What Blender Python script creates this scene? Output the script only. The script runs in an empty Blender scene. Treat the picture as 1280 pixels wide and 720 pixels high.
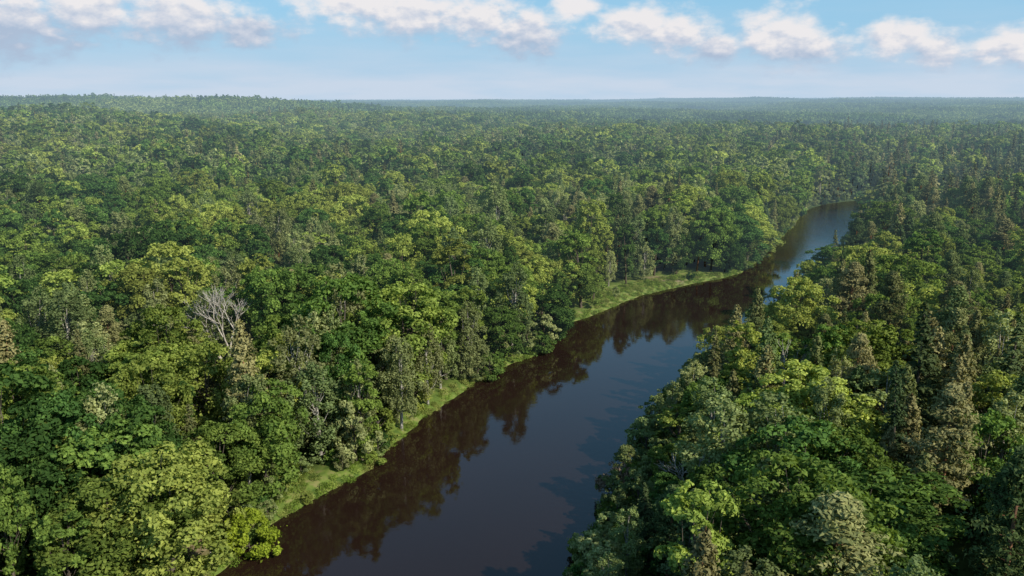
import bpy, math, numpy as np, random
from mathutils import Vector
rng=np.random.default_rng(7); random.seed(7)
scene=bpy.context.scene
V=np.array
# ---------------------------------------------------------------- helpers
def smooth(a,b,x):
    t=np.clip((x-a)/(b-a),0,1); return t*t*(3-2*t)
_tab=np.random.default_rng(99).random((256,256))
def vnoise(x,y,s,seed=0):
    x=np.asarray(x,float)/s+seed*17.3; y=np.asarray(y,float)/s+seed*9.1
    xi=np.floor(x).astype(int); yi=np.floor(y).astype(int); fx=x-xi; fy=y-yi
    fx=fx*fx*(3-2*fx); fy=fy*fy*(3-2*fy)
    g=lambda i,j:_tab[i%256,j%256]
    return (g(xi,yi)*(1-fx)+g(xi+1,yi)*fx)*(1-fy)+(g(xi,yi+1)*(1-fx)+g(xi+1,yi+1)*fx)*fy
def fbm(x,y,s,seed=0):
    return (vnoise(x,y,s,seed)+.5*vnoise(x,y,s/2,seed+1)+.25*vnoise(x,y,s/4,seed+2))/1.75
def resample(pts,step):
    pts=V(pts,float); out=[]
    n=len(pts)
    for i in range(n-1):
        p0=pts[max(i-1,0)];p1=pts[i];p2=pts[i+1];p3=pts[min(i+2,n-1)]
        k=max(1,int(np.linalg.norm(p2-p1)/step))
        for j in range(k):
            t=j/k
            out.append(.5*((2*p1)+(-p0+p2)*t+(2*p0-5*p1+4*p2-p3)*t*t+(-p0+3*p1-3*p2+p3)*t**3))
    out.append(pts[-1]); return V(out)
# ---------------------------------------------------------------- river (world metres)
LB=resample([(-150,-80),(-112,-20),(-85,25),(-62,60),(-45,82),(-37,94),(-34.5,104.6),(-30,114),(-24.5,122.5),(-20,137),(-12.3,155),(-3.6,172.6),(8.9,190.6),(15.8,212.6),(29.6,230),(41.4,245),(60,262),(77,274),(91.5,295),(107,329),(134,382),(153,423),(176,462),(208,488),(262,506),(350,520),(500,530)],6)
RB=resample([(-108,-80),(-72,-20),(-45,15),(-20,48),(-2,70),(5,85),(11,103),(20,125),(30,150),(41,170),(52,187),(67,210),(84,235),(101,262),(122,294),(142,335),(166,382),(181,412),(200,436),(230,454),(276,468),(355,481),(500,490)],6)
def segdist(px,py,line):
    best=np.full(px.shape,1e9)
    for a,b in zip(line[:-1],line[1:]):
        dx,dy=b-a; L=dx*dx+dy*dy
        t=np.clip(((px-a[0])*dx+(py-a[1])*dy)/L,0,1)
        d=np.hypot(px-a[0]-t*dx,py-a[1]-t*dy); best=np.minimum(best,d)
    return best
POLY=np.vstack([LB,RB[::-1]])
def inside(px,py):
    c=np.zeros(px.shape,bool); n=len(POLY)
    for i in range(n):
        x1,y1=POLY[i]; x2,y2=POLY[i-1]
        if y1==y2: continue
        m=((y1>py)!=(y2>py))&(px<(x2-x1)*(py-y1)/(y2-y1)+x1)
        c^=m
    return c
def river(px,py):
    px=np.asarray(px,float);py=np.asarray(py,float)
    d=np.full(px.shape,400.); side=np.zeros(px.shape)
    m=(py<900)&(px>-450)&(px<900)
    x=px[m];y=py[m]
    dl=segdist(x,y,LB);dr=segdist(x,y,RB);s=np.where(inside(x,y),-1,1)
    dd=np.minimum(dl,dr)*s; dd=dd+(fbm(x,y,9,5)-.5)*2.6
    d[m]=np.minimum(dd,400); side[m]=np.where(dl<dr,1,-1)
    return d,side
def ground(px,py,d):
    r=np.hypot(px,py)
    z=np.where(d<0,np.maximum(-1.6,d*.55),1.1*smooth(0,4,d)+1.8*smooth(3,30,d))
    z=z+(fbm(px,py,60,3)-.5)*3*smooth(8,60,d)
    z=z+(fbm(px,py,380,8)-.45)*36*smooth(250,900,r)*smooth(20,150,d)
    z=z+44*np.exp(-((px+1050)**2/(2*620**2)+(py-1750)**2/(2*420**2)))
    z=z+24*np.exp(-((px+520)**2/(2*260**2)+(py-760)**2/(2*240**2)))*smooth(10,100,d)
    z=z+26*smooth(1400,4600,py)*(.7+.5*fbm(px,py,1500,4)) + 14*smooth(500,1500,px)*smooth(600,1800,py)
    return z
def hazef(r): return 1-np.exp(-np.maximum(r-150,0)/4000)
# ---------------------------------------------------------------- materials
def newmat(name):
    m=bpy.data.materials.new(name); m.use_nodes=True; nt=m.node_tree; nt.nodes.clear(); return m,nt
class NB:
    def __init__(s,nt): s.nt=nt
    def n(s,t,**k):
        x=s.nt.nodes.new(t)
        for a,b in k.items(): setattr(x,a,b)
        return x
    def link(s,a,b): s.nt.links.new(a,b)
    def math(s,op,a,b=None,c=None,clamp=False):
        x=s.n('ShaderNodeMath',operation=op); x.use_clamp=clamp
        for i,v in enumerate((a,b,c)):
            if v is None: continue
            if isinstance(v,(int,float)): x.inputs[i].default_value=v
            else: s.link(v,x.inputs[i])
        return x.outputs[0]
    def mix(s,f,a,b,blend='MIX'):
        x=s.n('ShaderNodeMix',data_type='RGBA',blend_type=blend)
        for i,v in ((0,f),(6,a),(7,b)):
            if isinstance(v,(int,float)): x.inputs[i].default_value=v
            elif isinstance(v,tuple): x.inputs[i].default_value=(*v,1)
            else: s.link(v,x.inputs[i])
        return x.outputs[2]
    def ramp(s,f,stops):
        x=s.n('ShaderNodeValToRGB'); e=x.color_ramp.elements
        while len(e)<len(stops): e.new(.5)
        for i,(p,c) in enumerate(stops): e[i].position=p; e[i].color=(*c,1)
        s.link(f,x.inputs[0]); return x.outputs[0]
    def noise(s,vec,scale,detail=3,rough=.5):
        x=s.n('ShaderNodeTexNoise'); x.inputs['Scale'].default_value=scale; x.inputs['Detail'].default_value=detail; x.inputs['Roughness'].default_value=rough
        if vec is not None: s.link(vec,x.inputs['Vector'])
        return x.outputs[0]
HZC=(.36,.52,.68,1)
def haze_mix(b,shader,f):  # paints distance haze into the material as a blue emission, no fog volume
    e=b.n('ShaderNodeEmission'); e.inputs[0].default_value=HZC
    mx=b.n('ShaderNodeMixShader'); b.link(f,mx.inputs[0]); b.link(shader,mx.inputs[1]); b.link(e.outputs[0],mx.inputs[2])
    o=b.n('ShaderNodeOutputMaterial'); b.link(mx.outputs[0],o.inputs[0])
def foliage(name,stops,transl=.22):
    """tone / bright / haze are per-tree values carried by each instance; tint is per leaf"""
    m,nt=newmat(name); m.cycles.emission_sampling='NONE'; b=NB(nt)
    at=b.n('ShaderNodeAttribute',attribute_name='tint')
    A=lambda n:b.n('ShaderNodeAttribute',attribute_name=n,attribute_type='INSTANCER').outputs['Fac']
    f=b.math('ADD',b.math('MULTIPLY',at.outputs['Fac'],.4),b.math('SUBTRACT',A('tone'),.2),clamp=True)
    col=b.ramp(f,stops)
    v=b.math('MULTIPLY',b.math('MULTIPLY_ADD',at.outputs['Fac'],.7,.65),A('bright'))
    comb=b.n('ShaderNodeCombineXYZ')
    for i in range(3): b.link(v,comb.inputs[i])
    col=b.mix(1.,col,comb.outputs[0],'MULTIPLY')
    p=b.n('ShaderNodeBsdfDiffuse'); b.link(col,p.inputs[0])
    t=b.n('ShaderNodeBsdfTranslucent'); b.link(b.mix(1.,col,(1.3,1.3,.6),'MULTIPLY'),t.inputs[0])
    mx=b.n('ShaderNodeMixShader'); mx.inputs[0].default_value=transl
    b.link(p.outputs[0],mx.inputs[1]); b.link(t.outputs[0],mx.inputs[2])
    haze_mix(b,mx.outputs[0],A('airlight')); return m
def bark(name,c1,c2,scale=3):
    m,nt=newmat(name); b=NB(nt); tc=b.n('ShaderNodeTexCoord')
    mp=b.n('ShaderNodeMapping'); mp.inputs['Scale'].default_value=(1,1,.5 if scale<4 else 2); b.link(tc.outputs['Object'],mp.inputs[0])
    col=b.ramp(b.noise(mp.outputs[0],scale,4),[(.38,c1),(.6,c2)])
    p=b.n('ShaderNodeBsdfPrincipled'); b.link(col,p.inputs['Base Color']); p.inputs['Roughness'].default_value=.9
    o=b.n('ShaderNodeOutputMaterial'); b.link(p.outputs[0],o.inputs[0]); return m
M_broad=foliage('broadleaf_foliage',[(0,(.06,.125,.034)),(.3,(.115,.195,.044)),(.65,(.19,.265,.056)),(1,(.295,.34,.08))],.3)
M_birchl=foliage('birch_foliage',[(0,(.15,.205,.08)),(.5,(.21,.26,.10)),(1,(.29,.32,.14))],.3)
M_spruce=foliage('spruce_needles',[(0,(.055,.09,.04)),(.5,(.10,.125,.048)),(1,(.165,.16,.07))],.12)
M_pine=foliage('pine_needles',[(0,(.085,.135,.05)),(.5,(.145,.175,.062)),(1,(.24,.225,.10))],.16)
M_far=foliage('distant_foliage',[(0,(.05,.09,.036)),(.3,(.095,.16,.044)),(.65,(.16,.225,.056)),(1,(.23,.275,.08))],.2)
M_grass=foliage('grass_blades',[(0,(.12,.19,.03)),(.5,(.18,.26,.045)),(1,(.25,.28,.08))],.3)
M_willow=foliage('willow_foliage',[(0,(.24,.33,.03)),(1,(.33,.40,.05))],.3)
M_dry=foliage('dry_twigs',[(0,(.22,.16,.11)),(1,(.30,.23,.16))],.1)
M_bark=bark('dark_bark',(.05,.04,.03),(.12,.10,.08))
M_bbark=bark('birch_bark',(.08,.07,.06),(.5,.48,.43),5)
M_pbark=bark('pine_bark',(.12,.06,.035),(.28,.14,.07))
M_dead=bark('bleached_wood',(.34,.31,.27),(.55,.51,.45))
# ---------------------------------------------------------------- mesh builder
class MB:
    def __init__(s): s.v=[];s.f=[];s.m=[];s.t=[];s.n=0
    def add(s,v,f,mat,t):
        s.v.append(v); s.f.append(f+s.n); s.m.append(np.full(len(f),mat,np.int32)); s.t.append(t); s.n+=len(v)
    def leaves(s,P,N,size,mat=0,tint=None,asp=.62):
        n=len(P); N=N/np.linalg.norm(N,axis=1,keepdims=True)
        R=rng.normal(size=(n,3)); T=np.cross(N,R); T/=np.linalg.norm(T,axis=1,keepdims=True)+1e-9; B=np.cross(N,T)
        sz=(size*rng.uniform(.7,1.35,n))[:,None]
        b=N*sz*.25
        v=np.stack([P+T*sz-b,P+B*sz*asp+b,P-T*sz-b,P-B*sz*asp+b],1).reshape(-1,3)
        f=np.arange(4*n).reshape(n,4)
        s.add(v,f,mat,np.repeat(tint,4))
    def tube(s,pts,rad,mat=1,k=6):
        pts=V(pts,float); n=len(pts); vs=[]
        for i in range(n):
            d=pts[min(i+1,n-1)]-pts[max(i-1,0)]; d=d/(np.linalg.norm(d)+1e-9)
            u=np.cross(d,[.3,.9,.1] if abs(d[2])>.7 else [0,0,1.]); u/=np.linalg.norm(u); w=np.cross(d,u)
            for j in range(k):
                a=2*math.pi*j/k; vs.append(pts[i]+rad[i]*(math.cos(a)*u+math.sin(a)*w))
        f=[[i*k+j,i*k+(j+1)%k,(i+1)*k+(j+1)%k,(i+1)*k+j] for i in range(n-1) for j in range(k)]
        s.add(V(vs),V(f),mat,np.full(len(vs),.5))
    def mesh(s,name,mats):
        v=np.vstack(s.v).astype(np.float32); f=np.vstack(s.f).astype(np.int32); mi=np.concatenate(s.m); t=np.concatenate(s.t).astype(np.float32)
        me=bpy.data.meshes.new(name); me.vertices.add(len(v)); me.vertices.foreach_set('co',v.ravel())
        me.loops.add(f.size); me.loops.foreach_set('vertex_index',f.ravel())
        me.polygons.add(len(f)); me.polygons.foreach_set('loop_start',np.arange(0,f.size,4,dtype=np.int32))
        me.polygons.foreach_set('loop_total',np.full(len(f),4,np.int32))
        for m in mats: me.materials.append(m)
        me.polygons.foreach_set('material_index',mi)
        a=me.attributes.new('tint','FLOAT','POINT'); a.data.foreach_set('value',t)
        me.update(calc_edges=True); me.validate(); return me
def limb(mb,a,b,r0,r1,mat=1,k=5,sag=.1):
    a=V(a,float);b=V(b,float);m=(a+b)/2+V([0,0,sag*np.linalg.norm(b-a)])*-1+rng.normal(size=3)*.05*np.linalg.norm(b-a)
    mb.tube([a,m,b],[r0,(r0+r1)/2,r1],mat,k)
def broad(mb,H,R,nl,nleaf,size,zf=.22,peak=.4,org=(0,0,0),lob=(.24,.4),limbs=True,droop=0,tb=None,stray=.16):
    org=V(org,float); z0=H*zf; hc=H-z0
    if limbs:
        bend=rng.normal(size=2)*.3
        mb.tube([org+V([0,0,-.5]),org+V([bend[0]*.5,bend[1]*.5,H*.4]),org+V([bend[0],bend[1],H*.88])],[.016*H,.011*H,.02],1,7)
    cen=org+V([0,0,z0+hc*.45]); rs=[];cs=[]
    ph=rng.uniform(0,6.28,3)
    for i in range(nl):
        t=rng.beta(1.6,1.25); 
        q=(t-peak)/(1-peak+.04) if t>peak else (peak-t)/(peak+.12)
        a=rng.uniform(0,2*math.pi)
        pr=R*math.sqrt(max(0.02,1-q*q))*(1+.16*math.sin(a*2+ph[0])+.12*math.sin(a*3+t*5+ph[1]))
        rl=R*rng.uniform(*lob)*(1-.35*max(0,t-.6)/.4)
        rr=max(0,pr-rl*.5)*rng.uniform(.5,1.15)
        cs.append(org+V([rr*math.cos(a),rr*math.sin(a),z0+t*hc-rl*.6])); rs.append(rl)
    rs=V(rs); w=rs**2/np.sum(rs**2)
    for i,(c,rl) in enumerate(zip(cs,rs)):
        n=max(4,int(nleaf*w[i])); D=rng.normal(size=(int(n*1.9)+4,3)); D/=np.linalg.norm(D,axis=1,keepdims=True)
        out=c-cen; out=out/(np.linalg.norm(out)+.1)+V([0,0,.35]); D=D[(D@out)>-.15][:n]
        rad=rng.uniform(.6,1.02,len(D))+(rng.random(len(D))<.3)*rng.exponential(stray,len(D))
        el=V([rng.uniform(.8,1.25),rng.uniform(.8,1.25),rng.uniform(.6,1.05)])
        P=c+D*el*rl*rad[:,None]
        if droop: P[:,2]-=droop*rng.random(len(P))**2*rl*1.5
        N=D*.75+rng.normal(size=D.shape)*.5+V([0,0,.3])
        b=rng.random() if tb is None else tb+rng.random()*.4
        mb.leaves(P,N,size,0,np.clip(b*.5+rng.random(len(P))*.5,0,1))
        if limbs and i%4==0:
            s=org+V([0,0,max(z0*.8,(c[2]-org[2])*.6)]); limb(mb,s,c,.06+.03*rng.random(),.02)
def spruce(mb,H,L,step,nb,per,size,zf=.06,up=0,pw=.72,spread=.16):
    mb.tube([(0,0,-.5),(0,0,H*.5),(0,0,H)],[.015*H,.009*H,.02],1,6)
    z=H*zf
    while z<H-.15:
        t=(z/H); ln=L*(1-t)**pw*(1 if t>.2 else .75+t)
        for j in range(nb):
            a=rng.uniform(0,2*math.pi); l=ln*rng.uniform(.6,1.2)+.12
            k=max(3,int(per*(l/L+.15))); u=rng.uniform(.15,1.,k)**.8
            dr=(-.28*l*u**1.4+.1*l*u**4)*(1-up)+up*.3*l*u; side=rng.normal(size=k)*spread*l*(1.1-u)
            P=np.stack([np.cos(a)*l*u-np.sin(a)*side,np.sin(a)*l*u+np.cos(a)*side,z+dr+rng.normal(size=k)*(.06+up*.12)],1)
            N=V([math.cos(a)*.6,math.sin(a)*.6,.7])+rng.normal(size=(k,3))*.4
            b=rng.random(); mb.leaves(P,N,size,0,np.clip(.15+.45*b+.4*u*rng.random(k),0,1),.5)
        z+=step*rng.uniform(.7,1.3)
def pine(mb,H,L,nbr,per,size,zf=.4):
    mb.tube([(0,0,-.5),(.1,0,H*.5),(0,.1,H*.95)],[.017*H,.011*H,.03],1,7)
    for i in range(nbr):
        t=rng.random()**.8; z=H*(zf+(1-zf)*t*.97); q=(t-.3)/.74
        ln=L*max(.03,1-q)**.8*rng.uniform(.6,1.15) if t>.3 else L*(.6+1.3*t)*rng.uniform(.6,1.1)
        a=rng.uniform(0,2*math.pi); up=rng.uniform(0,.4); e=V([math.cos(a)*ln,math.sin(a)*ln,z+up*ln])
        if i%3==0: limb(mb,(0,0,z),e,.05,.015,1,4)
        nt=3; b=rng.random()
        for k in range(nt):
            u=[.5,.78,1.][k]; c=V([0,0,z])*(1-u)+e*u+rng.normal(size=3)*.12*ln*V([1,1,.4])
            n=per//nt; D=rng.normal(size=(n,3)); D/=np.linalg.norm(D,axis=1,keepdims=True); rl=.16*L*rng.uniform(.7,1.3)
            P=c+D*rl*V([1.2,1.2,.75])*rng.uniform(.4,1.1,n)[:,None]; 
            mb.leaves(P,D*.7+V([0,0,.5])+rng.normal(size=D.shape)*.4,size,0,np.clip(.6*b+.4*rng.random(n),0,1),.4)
def deadtree(mb,l0,r0=.3,mat=1,mx=6,sp=.38):
    def rec(p,d,l,r,dep):
        q=p+d*l; m=(p+q)/2+rng.normal(size=3)*.05*l
        mb.tube([p,m,q],[r,r*.85,r*.7],mat,5 if dep<3 else 3)
        if dep>=mx: return
        k=3 if dep<4 else 2; a0=rng.uniform(0,6.28)
        for i in range(k):
            a=a0+i*6.28/k; n=d+V([math.cos(a),math.sin(a),0])*sp*rng.uniform(.7,1.2)+rng.normal(size=3)*.15; n[2]=abs(n[2])*.8+.2; n/=np.linalg.norm(n); rec(q if i<2 else m,n,l*rng.uniform(.62,.8),r*.7,dep+1)
    rec(V([0,0,-.5]),V([0.05,0,1.]),l0,r0,0)
# ---------------------------------------------------------------- prototypes
proto=bpy.data.collections.new('forest_trees')
PRO={}
def reg(name,mb,mats,col=proto):
    me=mb.mesh(name,mats); ob=bpy.data.objects.new(name,me); col.objects.link(ob); PRO[name]=ob; return ob
def mk(name,fn,mats):
    mb=MB(); fn(mb); reg(name,mb,mats)
mk('aspen_tree_a',lambda m:broad(m,20,4.4,70,8500,.25,.2,.5,lob=(.15,.3)),[M_broad,M_bark])
mk('aspen_tree_b',lambda m:broad(m,22,4.0,64,8000,.25,.22,.55,lob=(.16,.32)),[M_broad,M_bark])
mk('birch_tree_a',lambda m:broad(m,21,3.6,80,7500,.2,.12,.42,lob=(.15,.28),droop=1.2,stray=.25),[M_birchl,M_bbark])
mk('birch_tree_b',lambda m:broad(m,18.5,3.2,70,6500,.2,.08,.4,lob=(.16,.3),droop=1.3,stray=.25),[M_birchl,M_bbark])
mk('dead_tree_bare',lambda m:deadtree(m,5.6,.2,1,5,.4),[M_dead,M_dead])
mk('oak_tree_a',lambda m:broad(m,19,6.2,100,11500,.26,.2,.45,lob=(.14,.3)),[M_broad,M_bark])
mk('oak_tree_b',lambda m:broad(m,17,5.6,74,10500,.26,.12,.5,lob=(.15,.33)),[M_broad,M_bark])
mk('oak_tree_c',lambda m:broad(m,20.5,6.7,130,12500,.26,.22,.5,lob=(.11,.26)),[M_broad,M_bark])
mk('pine_tree_a',lambda m:pine(m,22,4.0,130,70,.25,.3),[M_pine,M_pbark])
mk('pine_tree_b',lambda m:spruce(m,18,4.2,.6,9,30,.24,.12,.8,.65,.28),[M_pine,M_pbark])
mk('pine_tree_c',lambda m:spruce(m,21,4.1,.6,9,28,.24,.12,.9,.75,.26),[M_pine,M_pbark])
mk('shrub_a',lambda m:broad(m,4.2,2.4,30,2600,.17,.0,.35,lob=(.15,.32)),[M_broad,M_bark])
mk('shrub_b',lambda m:broad(m,6.5,2.4,36,3000,.17,.0,.4,lob=(.15,.3)),[M_birchl,M_bark])
mk('spruce_tree_a',lambda m:spruce(m,23,3.9,.5,8,24,.24,pw=.85),[M_spruce,M_bark])
mk('spruce_tree_b',lambda m:spruce(m,18,3.7,.5,8,22,.24,pw=.8),[M_spruce,M_bark])
mk('x_aspen_mid',lambda m:broad(m,20.5,4.4,26,850,.7,.3,.5,lob=(.2,.36)),[M_broad,M_bark])
mk('x_birch_mid',lambda m:broad(m,20,3.6,26,800,.58,.3,.42,lob=(.2,.34)),[M_birchl,M_bbark])
mk('x_oak_mid',lambda m:broad(m,19,6.0,34,1050,.74,.3,.45,lob=(.18,.34)),[M_broad,M_bark])
mk('x_oak_mid_b',lambda m:broad(m,20,5.4,32,1000,.74,.3,.5,lob=(.17,.32)),[M_broad,M_bark])
mk('x_pine_mid',lambda m:spruce(m,20,4.0,1.1,7,9,.55,.15,.9,.7,.24),[M_pine,M_pbark])
mk('x_spruce_mid',lambda m:spruce(m,21,3.7,1.1,6,8,.55,.2),[M_spruce,M_bark])
for nm in 'abcd':
    mb=MB()
    for gx in range(6):
        for gy in range(6):
            x=(gx-2.5)*8.6+rng.uniform(-3.6,3.6); y=(gy-2.5)*8.6+rng.uniform(-3.6,3.6); h=rng.uniform(13,23); k=rng.random()
            if k<.25:
                n=50;u=rng.random(n);a=rng.uniform(0,6.28,n);rr=3.1*(1-u)**.8
                P=np.stack([x+rr*np.cos(a),y+rr*np.sin(a),h*(.3+.72*u)],1);N=np.stack([np.cos(a),np.sin(a),np.full(n,.5)],1)+rng.normal(size=(n,3))*.3
                mb.leaves(P,N,.95,0,np.full(n,rng.random()*.3))
            else:
                broad(mb,h,rng.uniform(3.8,6.2),8,90,1.35,.4,.45,(x,y,0),(.35,.5),False,tb=.3+.65*rng.random())
    reg('z_forest_patch_'+nm,mb,[M_far])
for nm in 'ab':
    mb=MB(); n=200; a=rng.uniform(0,6.28,n); r=1.1*np.sqrt(rng.random(n)); P=np.stack([r*np.cos(a),r*np.sin(a),rng.uniform(.05,.75,n)],1)
    N=np.stack([np.cos(a),np.sin(a),np.full(n,.2)],1)+rng.normal(size=(n,3))*.5
    mb.leaves(P,N,.17,0,rng.random(n),.3); reg('grass_tuft_'+nm,mb,[M_grass])
names=sorted(PRO.keys()); IDX={n:i for i,n in enumerate(names)}
# ---------------------------------------------------------------- scatter
def gn_group():
    ng=bpy.data.node_groups.new('scatter','GeometryNodeTree')
    ng.interface.new_socket('Geometry',in_out='INPUT',socket_type='NodeSocketGeometry'); ng.interface.new_socket('Geometry',in_out='OUTPUT',socket_type='NodeSocketGeometry')
    N=ng.nodes; L=ng.links
    gi=N.new('NodeGroupInput');go=N.new('NodeGroupOutput');iop=N.new('GeometryNodeInstanceOnPoints');ci=N.new('GeometryNodeCollectionInfo')
    ci.inputs['Collection'].default_value=proto; ci.inputs['Separate Children'].default_value=True; ci.inputs['Reset Children'].default_value=True
    def na(n,t):
        x=N.new('GeometryNodeInputNamedAttribute'); x.data_type=t; x.inputs['Name'].default_value=n; return x.outputs['Attribute']
    L.new(gi.outputs[0],iop.inputs['Points']); L.new(ci.outputs[0],iop.inputs['Instance']); iop.inputs['Pick Instance'].default_value=True
    L.new(na('idx','INT'),iop.inputs['Instance Index']); L.new(na('rot','FLOAT_VECTOR'),iop.inputs['Rotation']); L.new(na('scl','FLOAT_VECTOR'),iop.inputs['Scale'])
    L.new(iop.outputs[0],go.inputs[0]); return ng
NG=gn_group()
def tones(X,Y,far=False):
    n=len(X); amp=.5 if far else 1
    t=.49+(rng.random(n)-.5)*1.25*amp+(fbm(X,Y,55,51)-.5)*.8+(fbm(X,Y,300,52)-.5)*.9
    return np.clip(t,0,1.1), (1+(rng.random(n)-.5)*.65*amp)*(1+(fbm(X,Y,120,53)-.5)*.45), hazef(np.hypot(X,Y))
def scatter(name,X,Y,Z,idx,scl,sclz=None,tilt=.05,far=False):
    n=len(X); me=bpy.data.meshes.new(name); me.vertices.add(n)
    me.vertices.foreach_set('co',np.stack([X,Y,Z],1).astype(np.float32).ravel())
    a=me.attributes.new('idx','INT','POINT'); a.data.foreach_set('value',np.asarray(idx,np.int32))
    rot=np.stack([rng.normal(size=n)*tilt,rng.normal(size=n)*tilt,rng.uniform(0,6.283,n)],1).astype(np.float32)
    a=me.attributes.new('rot','FLOAT_VECTOR','POINT'); a.data.foreach_set('vector',rot.ravel())
    sz=scl if sclz is None else sclz
    a=me.attributes.new('scl','FLOAT_VECTOR','POINT'); a.data.foreach_set('vector',np.stack([scl,scl,sz],1).astype(np.float32).ravel())
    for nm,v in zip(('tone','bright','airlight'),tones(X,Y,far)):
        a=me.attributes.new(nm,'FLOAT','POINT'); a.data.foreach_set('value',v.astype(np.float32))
    ob=bpy.data.objects.new(name,me); scene.collection.objects.link(ob)
    md=ob.modifiers.new('scatter','NODES'); md.node_group=NG; return ob
def grid(x0,x1,y0,y1,s):
    gx,gy=np.meshgrid(np.arange(x0,x1,s),np.arange(y0,y1,s)); gx=gx+(np.arange(gx.shape[0])%2)[:,None]*s*.5
    X=gx.ravel()+rng.uniform(-.45,.45,gx.size)*s; Y=gy.ravel()+rng.uniform(-.45,.45,gx.size)*s; return X,Y
HERO=[('birch_tree_a',-20.5,139,.95,.9,.7),('spruce_tree_b',-42,126,.95,.85,.8),('spruce_tree_a',-75,133,1.0,.8,.8),('spruce_tree_b',-48,112,.85,.8,.7),
('pine_tree_a',56,96,1.15,1.05,.9),('pine_tree_c',44,152,1.05,.95,.9),('pine_tree_c',51,162,1.,1.0,.6),('pine_tree_b',63,174,1.1,1.15,.8),('spruce_tree_a',38,144,.85,.75,.8),
('pine_tree_c',50,126,1.,.95,.5),('birch_tree_b',46,110,1.05,1.0,.6),('oak_tree_c',-44,147,.9,.85,.5),('oak_tree_a',-58,118,1.,.9,.7),('pine_tree_b',72,122,1.1,1.2,.9),
('birch_tree_a',68,103,1.,.95,.8),('oak_tree_b',32,90,.95,.75,.4),('oak_tree_a',40,79,.95,.72,.3),('pine_tree_c',84,140,1.,1.0,.7),('oak_tree_c',0,198,.95,.9,.5),('aspen_tree_b',-10,172,1.,.9,.7),
('birch_tree_b',-27,131,1.,.85,.8),('birch_tree_a',-15,159,.9,.8,.5),('spruce_tree_a',60,140,.95,.9,.5),('pine_tree_b',58,112,1.,1.1,.5),('pine_tree_a',92,120,1.,1.0,.7),
('pine_tree_b',50,90,.95,.9,.6),('pine_tree_c',36,124,.85,.75,.8),('birch_tree_b',28,133,.75,.6,.6)]
hx=V([h[1] for h in HERO]);hy=V([h[2] for h in HERO])
def clear_extra(X,Y):
    m=np.hypot((X+33)/4.5,(Y-115)/5.5)<1
    m|=np.hypot((X+41.5)/4.6,(Y-96)/5.)<1
    m|=np.hypot(X+58,Y-157)<5.5
    m|=np.hypot(X+55,Y-149)<6.2
    for a,b in zip(hx,hy): m|=np.hypot(X-a,Y-b)<4.
    return m
def margin(X,Y,side):
    mL=.6+1.6*smooth(.6,.85,vnoise(X,Y,16,31))+8*smooth(225,238,Y)*(1-smooth(262,280,Y))+5*smooth(395,405,Y)*(1-smooth(420,430,Y))
    return np.where(side>0,mL,1.2)
def choose(X,Y,side,hi):
    n=len(X); con=fbm(X,Y,70,12); r=rng.random(n); right=X>(Y*.38+5)
    pc=np.where(right,.5,.14)+(con-.5)*1.5*np.where(right,1.,.8); pc=np.clip(pc,.05,.85)
    pc=np.where(right&(np.hypot(X,Y)<130)&(X<44)&(Y<112),.2,pc)
    far=smooth(400,900,np.hypot(X,Y)); pc=pc*(1-.3*far)
    bir=vnoise(X,Y,55,22); pb=.2+.38*smooth(.5,.8,bir)
    r2=rng.random(n)
    I=IDX
    if hi:
        broadset=V([I[k] for k in ('oak_tree_a','oak_tree_b','oak_tree_c','aspen_tree_a','aspen_tree_b')]); bs=V([I['birch_tree_a'],I['birch_tree_b']]); cs=V([I[k] for k in ('pine_tree_a','pine_tree_a','pine_tree_b','pine_tree_b','pine_tree_c','pine_tree_c','spruce_tree_a','spruce_tree_b')])
    else:
        broadset=V([I['x_oak_mid'],I['x_oak_mid_b'],I['x_aspen_mid']]); bs=V([I['x_birch_mid']]); cs=V([I['x_pine_mid'],I['x_pine_mid'],I['x_spruce_mid']])
    out=broadset[(r2*len(broadset)).astype(int)]
    m=rng.random(n)<pb; out[m]=bs[(r2[m]*len(bs)).astype(int)]
    m=r<pc; out[m]=cs[(r2[m]*len(cs)).astype(int)]
    m=rng.random(n)<.006; out[m]=I['dead_tree_bare']
    return out
CON=[IDX[k] for k in IDX if ('pine' in k or 'spruce' in k)]
def sizes(n,idx,X,Y):
    s=np.clip(np.exp(rng.normal(size=n)*.22),.6,1.5); c=np.isin(idx,CON); right=X>(Y*.38+5)
    return s,np.where(c,np.clip(s,.8,1.3)**.6*rng.uniform(.82,1.1,n)*np.where(right,1.05,1.),s**.5*rng.uniform(.68,1.14,n)*np.where(right,.92,1.))
NEAR=400; MID=1250
X,Y=grid(-420,470,-30,NEAR+60,6.5)
r=np.hypot(X,Y); k=(r<NEAR)&(np.abs(X)<.75*np.maximum(Y,0)+60)&(rng.random(len(X))>.04)
X,Y=X[k],Y[k]; d,side=river(X,Y); k=(d>margin(X,Y,side))&~clear_extra(X,Y); X,Y,d,side=X[k],Y[k],d[k],side[k]
Z=ground(X,Y,d); idx=choose(X,Y,side,True)
s,sz=sizes(len(X),idx,X,Y); rfar=smooth(195,240,Y); edge=np.where(side>0,smooth(1,10,d),smooth(4,24-8*rfar,d)); e0=np.where(side>0,.8,.5+.15*rfar)
low=np.where(side<0,(d<6-2.*rfar),(d<2.5)&(rng.random(len(X))<.4)); idx[low]=np.where(rng.random(low.sum())<.5,IDX['shrub_a'],IDX['shrub_b'])
scl=np.where(low,rng.uniform(.9,1.5,len(X)),s*(np.where(side>0,.85,.65)+np.where(side>0,.15,.35)*edge)); sz=np.where(low,scl*rng.uniform(.8,1.1,len(X)),sz*(e0+(1-e0)*edge)*(.85+.3*fbm(X,Y,50,41)))
SC=[(X,Y,Z-.2,idx,scl,sz)]
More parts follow.
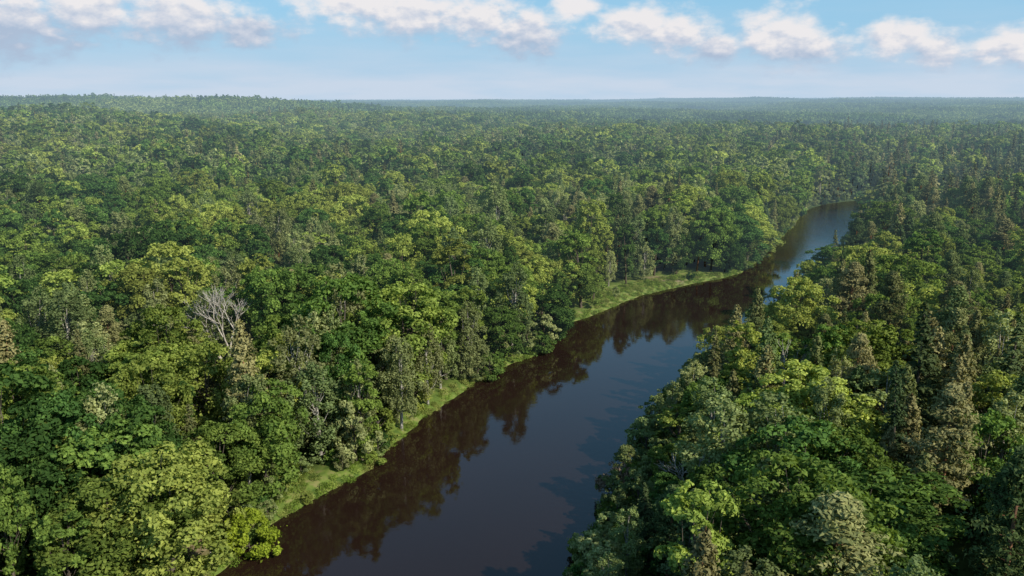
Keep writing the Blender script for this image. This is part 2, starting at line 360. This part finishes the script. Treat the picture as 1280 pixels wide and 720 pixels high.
X,Y=grid(-90,260,40,520,2.7); d,side=river(X,Y); k=(d>.1)&(d<np.where(side>0,5,10))&(rng.random(len(X))<np.where(side>0,.5,.6))&~clear_extra(X,Y)
mead=(side>0)&(Y>222)&(Y<278)
k&=~(mead&(rng.random(len(X))<.8))
X,Y,d,side,mead=X[k],Y[k],d[k],side[k],mead[k]; s=np.where(mead,rng.uniform(.3,.8,len(X)),np.where(side>0,rng.uniform(.45,1.6,len(X)),rng.uniform(.4,1.15,len(X)))); SC.append((X,Y,ground(X,Y,d)-.2,np.where(rng.random(len(X))<.5,IDX['shrub_a'],IDX['shrub_b']),s,s*rng.uniform(.8,1.15,len(X))))
# small bushes breaking up the little clearings
X=V([-45,-44.5,-38,-36,-47,-34,-31.5,-38.5,-46,-35.5,-41]);Y=V([94,101,101.5,110,97.5,119,112,117,90.5,106.5,91]);d,_=river(X,Y);s=V([.7,.9,.5,.8,.8,.6,.45,.7,.8,.6,.35]);SC.append((X,Y,ground(X,Y,d)-.2,np.where(np.arange(11)%2==0,IDX['shrub_a'],IDX['shrub_b']),s,s*.85))
X,Y=grid(-1100,1100,200,MID+20,8.1); r=np.hypot(X,Y); k=(r>=NEAR)&(r<MID)&(np.abs(X)<.75*Y+50); X,Y=X[k],Y[k]; d,side=river(X,Y); k=d>1.5; X,Y,d,side=X[k],Y[k],d[k],side[k]
idx=choose(X,Y,side,False); s,sz=sizes(len(X),idx,X,Y); SC.append((X,Y,ground(X,Y,d)-.3,idx,s*1.08,sz*(.85+.35*fbm(X,Y,60,41))))
cat=[np.concatenate([q[i] for q in SC]) for i in range(6)]
forest=scatter('forest',*cat)
X,Y=grid(-5600,5600,500,7600,52); r=np.hypot(X,Y); k=(r>=MID-10)&(r<7500)&(np.abs(X)<.75*Y+50); X,Y=X[k],Y[k]; d=np.full(X.shape,400.)
s=rng.uniform(.95,1.12,len(X)); scatter('distant_forest',X,Y,ground(X,Y,d)-1,IDX['z_forest_patch_a']+rng.integers(0,4,len(X)),s*1.05,s,0,True)
X,Y=grid(-90,240,40,440,1.3); d,side=river(X,Y); mg=np.maximum(margin(X,Y,side)+1.5,2.5); ce=(np.hypot((X+36)/6,(Y-115)/7)<1)|(np.hypot((X+42)/6,(Y-95)/7)<1)
k=((d>.1)&(d<mg)|(ce&(d>0)))&(rng.random(len(X))<.8)&~(np.hypot((X+42.5)/3.2,(Y-98)/2.6)<1); X,Y,d=X[k],Y[k],d[k]
s=rng.uniform(.5,1.15,len(X)); scatter('bank_grass',X,Y,ground(X,Y,d)-.08,np.where(rng.random(len(X))<.5,IDX['grass_tuft_a'],IDX['grass_tuft_b']),s,s*rng.uniform(.5,1.2,len(X)),.1)
def gz(x,y):
    d,_=river(V([x]),V([y])); return float(ground(V([x]),V([y]),d)[0])
BASE={'birch':'birch_tree','spruc':'spruce_tree','pine_':'pine_tree','oak_t':'oak_tree','aspen':'aspen_tree'}
def props(o,t,br=1.):
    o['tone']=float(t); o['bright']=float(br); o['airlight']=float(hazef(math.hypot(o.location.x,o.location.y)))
for kind,x,y,s,hz,tn in HERO:
    o=bpy.data.objects.new(BASE[kind[:5]],PRO[kind].data); scene.collection.objects.link(o)
    o.location=(x,y,gz(x,y)-.2); o.scale=(s,s,hz); o.rotation_euler=(0,0,rng.uniform(0,6.28)); props(o,tn,rng.uniform(.9,1.1))
def solo(name,mb,mats,x,y,dz=-.1,rz=0):
    o=bpy.data.objects.new(name,mb.mesh(name,mats)); scene.collection.objects.link(o); o.location=(x,y,gz(x,y)+dz); o.rotation_euler=(0,0,rz); props(o,.5); return o
mb=MB(); deadtree(mb,7.,.28,sp=.45); solo('dead_tree',mb,[M_dead,M_dead],-58,157)
mb=MB(); broad(mb,6.5,3.8,40,7000,.2,.1,.35,lob=(.16,.32)); solo('willow_tree',mb,[M_willow,M_bark],-35.8,98.5,-.3)
mb=MB(); mb.tube([(0,0,-.4),(.12,0,1.2),(.1,.1,2.6),(.35,.15,3.9)],[.2,.16,.14,.05],0,8); limb(mb,(.1,.05,2.2),(.6,.3,3.4),.05,.015,0); solo('broken_birch_trunk',mb,[M_dead],-39.3,93.8)
mb=MB(); broad(mb,6,2.6,26,2600,.16,.05,.45,lob=(.2,.36)); solo('dry_shrub',mb,[M_dry,M_dead],16.,113)
# ---------------------------------------------------------------- terrain
def axis(f0,f1,step,lo,hi):
    a=list(np.arange(f0,f1,step)); s=step; x=a[-1]
    while x<hi: s*=1.09; x+=s; a.append(x)
    s=step;x=a[0]; pre=[]
    while x>lo: s*=1.09; x-=s; pre.append(x)
    return V(pre[::-1]+a)
xs=axis(-90,240,2.,-12000,12000); ys=axis(40,560,2.,-4000,16000)
GX,GY=np.meshgrid(xs,ys); gx,gy=GX.ravel(),GY.ravel(); d,side=river(gx,gy); gzv=ground(gx,gy,d)
nx,ny=len(xs),len(ys); me=bpy.data.meshes.new('ground')
ii=np.arange(nx*ny).reshape(ny,nx); F=np.stack([ii[:-1,:-1],ii[:-1,1:],ii[1:,1:],ii[1:,:-1]],-1).reshape(-1,4).astype(np.int32)
me.vertices.add(nx*ny); me.vertices.foreach_set('co',np.stack([gx,gy,gzv],1).astype(np.float32).ravel())
me.loops.add(F.size); me.loops.foreach_set('vertex_index',F.ravel()); me.polygons.add(len(F)); me.polygons.foreach_set('loop_start',np.arange(0,F.size,4,dtype=np.int32)); me.polygons.foreach_set('loop_total',np.full(len(F),4,np.int32))
gr=(1-smooth(2,8,d))*(1-smooth(430,450,gy)); gr=np.maximum(gr,1-smooth(.7,1.2,np.hypot((gx+37)/6,(gy-115)/7))); gr=np.maximum(gr,(1-smooth(10,16,d))*smooth(215,235,gy)*(1-smooth(270,290,gy))*(side>0))
sand=1-smooth(.4,1.1,np.hypot((gx+42.5)/4,(gy-98)/3.6)); sand=np.maximum(sand,(1-smooth(.5,1.1,np.hypot((gx-51)/9,(gy-263)/5)))*.9)
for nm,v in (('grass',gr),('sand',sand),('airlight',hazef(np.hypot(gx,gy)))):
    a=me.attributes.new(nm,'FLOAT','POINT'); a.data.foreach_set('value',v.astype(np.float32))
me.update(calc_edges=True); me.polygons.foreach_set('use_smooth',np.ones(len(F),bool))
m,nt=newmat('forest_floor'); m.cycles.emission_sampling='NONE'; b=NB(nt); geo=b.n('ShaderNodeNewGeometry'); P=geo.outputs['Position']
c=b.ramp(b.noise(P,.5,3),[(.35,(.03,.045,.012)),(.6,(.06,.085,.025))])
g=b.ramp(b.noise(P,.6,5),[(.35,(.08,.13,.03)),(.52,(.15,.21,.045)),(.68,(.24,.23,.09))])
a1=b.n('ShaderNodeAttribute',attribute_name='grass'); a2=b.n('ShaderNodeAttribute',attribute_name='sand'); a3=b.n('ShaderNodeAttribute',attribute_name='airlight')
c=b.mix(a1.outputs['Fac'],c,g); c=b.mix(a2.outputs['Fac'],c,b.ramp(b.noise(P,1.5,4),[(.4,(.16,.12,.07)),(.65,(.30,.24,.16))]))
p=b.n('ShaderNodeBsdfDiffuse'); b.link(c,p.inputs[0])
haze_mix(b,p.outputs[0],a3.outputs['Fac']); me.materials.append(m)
scene.collection.objects.link(bpy.data.objects.new('ground',me))
# ---------------------------------------------------------------- water
m,nt=newmat('river_water'); b=NB(nt); geo=b.n('ShaderNodeNewGeometry'); P=geo.outputs['Position']
p=b.n('ShaderNodeBsdfPrincipled'); b.link(b.ramp(b.noise(P,.03,2),[(.3,(.016,.0085,.006)),(.7,(.020,.0105,.0075))]),p.inputs['Base Color']); p.inputs['Roughness'].default_value=.03; p.inputs['IOR'].default_value=1.42
h=b.math('ADD',b.noise(P,.8,3),b.math('MULTIPLY',b.noise(P,4.,2),.25))
bp=b.n('ShaderNodeBump'); bp.inputs['Strength'].default_value=1
sep=b.n('ShaderNodeSeparateXYZ'); b.link(P,sep.inputs[0]); fy=b.n('ShaderNodeMapRange'); b.link(sep.outputs[1],fy.inputs[0]); fy.inputs[1].default_value=290; fy.inputs[2].default_value=390
rip=b.math('MULTIPLY',b.ramp(b.noise(P,.025,2),[(.45,(0,0,0)),(.65,(1,1,1))]),b.math('MULTIPLY_ADD',fy.outputs[0],.2,.014))
b.link(b.math('ADD',b.math('ADD',rip,.005),b.math('MULTIPLY',fy.outputs[0],.22)),bp.inputs['Distance']); b.link(h,bp.inputs['Height']); b.link(bp.outputs[0],p.inputs['Normal'])
o=b.n('ShaderNodeOutputMaterial'); b.link(p.outputs[0],o.inputs[0])
def even(l,n):
    s=np.concatenate([[0],np.cumsum(np.hypot(*(np.diff(l,axis=0).T)))]); u=np.linspace(0,s[-1],n); return np.stack([np.interp(u,s,l[:,0]),np.interp(u,s,l[:,1])],1)
L2=even(LB,140);R2=even(RB,140); D=L2-R2; D/=np.linalg.norm(D,axis=1,keepdims=True)
L2=L2+D*4;R2=R2-D*4
vs=[(*q,0) for q in L2]+[(*q,0) for q in R2]; fs=[(i,140+i,141+i,i+1) for i in range(139)]
me=bpy.data.meshes.new('river_water'); me.from_pydata(vs,[],fs); me.materials.append(m); scene.collection.objects.link(bpy.data.objects.new('river_water',me))
# ---------------------------------------------------------------- sky & sun
AZ,EL=math.radians(127),math.radians(37)
w=bpy.data.worlds.new('World'); scene.world=w; w.use_nodes=True; nt=w.node_tree; nt.nodes.clear(); b=NB(nt)
w.cycles.sampling_method='NONE'
sk=b.n('ShaderNodeTexSky',sky_type='NISHITA'); sk.sun_disc=False; sk.sun_elevation=EL; sk.sun_rotation=AZ; sk.air_density=1.; sk.dust_density=.6; sk.ozone_density=1.5
bg=b.n('ShaderNodeBackground'); bg.inputs[1].default_value=.15; b.link(sk.outputs[0],bg.inputs[0])
tc=b.n('ShaderNodeTexCoord'); sp=b.n('ShaderNodeSeparateXYZ'); b.link(tc.outputs['Generated'],sp.inputs[0])
az=b.math('MULTIPLY',b.math('ARCTAN2',sp.outputs[0],sp.outputs[1]),57.2958); el=b.math('MULTIPLY',b.math('ARCSINE',sp.outputs[2]),57.2958)
cv=b.n('ShaderNodeCombineXYZ'); b.link(az,cv.inputs[0]); b.link(el,cv.inputs[1])
CL=[(-31.5,4.4,5.4,2.3),(-26.5,5.4,3.2,2.0),(-21.5,5.1,4.6,2.0),(-17.5,4.4,2.8,1.1),(-10.2,6.3,4.4,1.9),(-6.8,5.6,4.2,1.8),(-2.2,5.3,3.4,1.6),(.9,4.4,2.8,1.8),(4.2,6.1,2.1,1.0),(8.6,4.9,3.2,1.4),(11,4.3,3.0,1.5),(13.5,3.3,1.9,1.1),(17.6,4.0,2.9,1.9),(19.3,3.3,3.0,1.4),(24.6,3.7,2.4,1.2),(26.9,2.9,1.9,1.2),(31.3,3.0,3.2,1.3),(-40,5,4,1.6),(42,4,4,1.2)]
cur=None
for a0,e0,ww,hh in CL:
    s1=b.n('ShaderNodeVectorMath',operation='SUBTRACT'); b.link(cv.outputs[0],s1.inputs[0]); s1.inputs[1].default_value=(a0,e0,0)
    s2=b.n('ShaderNodeVectorMath',operation='MULTIPLY'); b.link(s1.outputs[0],s2.inputs[0]); s2.inputs[1].default_value=(1/ww,1/hh,0)
    s3=b.n('ShaderNodeVectorMath',operation='LENGTH'); b.link(s2.outputs[0],s3.inputs[0])
    cur=s3.outputs['Value'] if cur is None else b.math('SMOOTH_MIN',cur,s3.outputs['Value'],.25)
mp=b.n('ShaderNodeMapping'); mp.inputs['Scale'].default_value=(.5,.85,1); b.link(cv.outputs[0],mp.inputs[0])
n1=b.noise(mp.outputs[0],1.2,6,.55)
mp2=b.n('ShaderNodeMapping'); mp2.inputs['Scale'].default_value=(.5,.85,1); mp2.inputs['Location'].default_value=(.14,.42,0); b.link(cv.outputs[0],mp2.inputs[0])
n2=b.noise(mp2.outputs[0],1.2,4,.55)
F1=b.math('ADD',b.math('SUBTRACT',1.,cur),b.math('MULTIPLY',b.math('SUBTRACT',n1,.5),1.7))
mask=b.n('ShaderNodeMapRange',interpolation_type='SMOOTHSTEP'); b.link(F1,mask.inputs[0]); mask.inputs[1].default_value=-.25; mask.inputs[2].default_value=.6
line=b.math('SUBTRACT',5.2,b.math('MULTIPLY',b.math('ADD',b.math('MAXIMUM',az,-5),5),.072))
lit=b.math('ADD',b.math('MULTIPLY',b.math('SUBTRACT',n1,n2),1.5),b.math('MULTIPLY_ADD',b.math('SUBTRACT',el,line),.34,.62),clamp=True)
ccol=b.ramp(lit,[(.1,(.42,.51,.66)),(.45,(.60,.64,.74)),(.85,(.88,.84,.84))])
cb=b.n('ShaderNodeBackground'); b.link(ccol,cb.inputs[0])
bl=b.n('ShaderNodeBackground'); bl.inputs[0].default_value=(.14,.50,.79,1)
hz=b.n('ShaderNodeBackground'); hz.inputs[0].default_value=(.58,.68,.81,1)
elp=b.math('MAXIMUM',el,0)
bf=b.math('MULTIPLY',b.math('POWER',2.718,b.math('MULTIPLY',elp,-.035)),.97)
hf=b.math('MULTIPLY',b.math('POWER',2.718,b.math('MULTIPLY',b.math('MAXIMUM',b.math('SUBTRACT',elp,1.2),0),-.28)),1.)
mp=b.n('ShaderNodeMapping'); mp.inputs['Scale'].default_value=(.12,.8,1); b.link(cv.outputs[0],mp.inputs[0])
m0=b.n('ShaderNodeMixShader'); b.link(bf,m0.inputs[0]); b.link(bg.outputs[0],m0.inputs[1]); b.link(bl.outputs[0],m0.inputs[2])
m1=b.n('ShaderNodeMixShader'); b.link(b.math('MULTIPLY',hf,b.math('MULTIPLY_ADD',b.noise(mp.outputs[0],1,4),.9,.5),clamp=True),m1.inputs[0]); b.link(m0.outputs[0],m1.inputs[1]); b.link(hz.outputs[0],m1.inputs[2])
m2=b.n('ShaderNodeMixShader'); b.link(b.math('MULTIPLY',mask.outputs[0],.93),m2.inputs[0]); b.link(m1.outputs[0],m2.inputs[1]); b.link(cb.outputs[0],m2.inputs[2])
o=b.n('ShaderNodeOutputWorld'); b.link(m2.outputs[0],o.inputs[0])
sd=bpy.data.lights.new('sun','SUN'); sd.energy=5; sd.angle=math.radians(.5); sd.color=(1,.91,.74); so=bpy.data.objects.new('sun',sd); scene.collection.objects.link(so)
tow=Vector((math.sin(AZ)*math.cos(EL),math.cos(AZ)*math.cos(EL),math.sin(EL))); so.rotation_euler=tow.to_track_quat('Z','Y').to_euler()
# ---------------------------------------------------------------- camera
cd=bpy.data.cameras.new('camera'); cd.sensor_width=36; cd.lens=36*1004/1280; cd.clip_end=30000; cd.clip_start=.5
co=bpy.data.objects.new('camera',cd); scene.collection.objects.link(co); co.location=(0,0,60); co.rotation_euler=(math.radians(90-13.2),0,0); scene.camera=co
scene.view_settings.view_transform='Standard'; scene.view_settings.look='None'; scene.view_settings.exposure=0
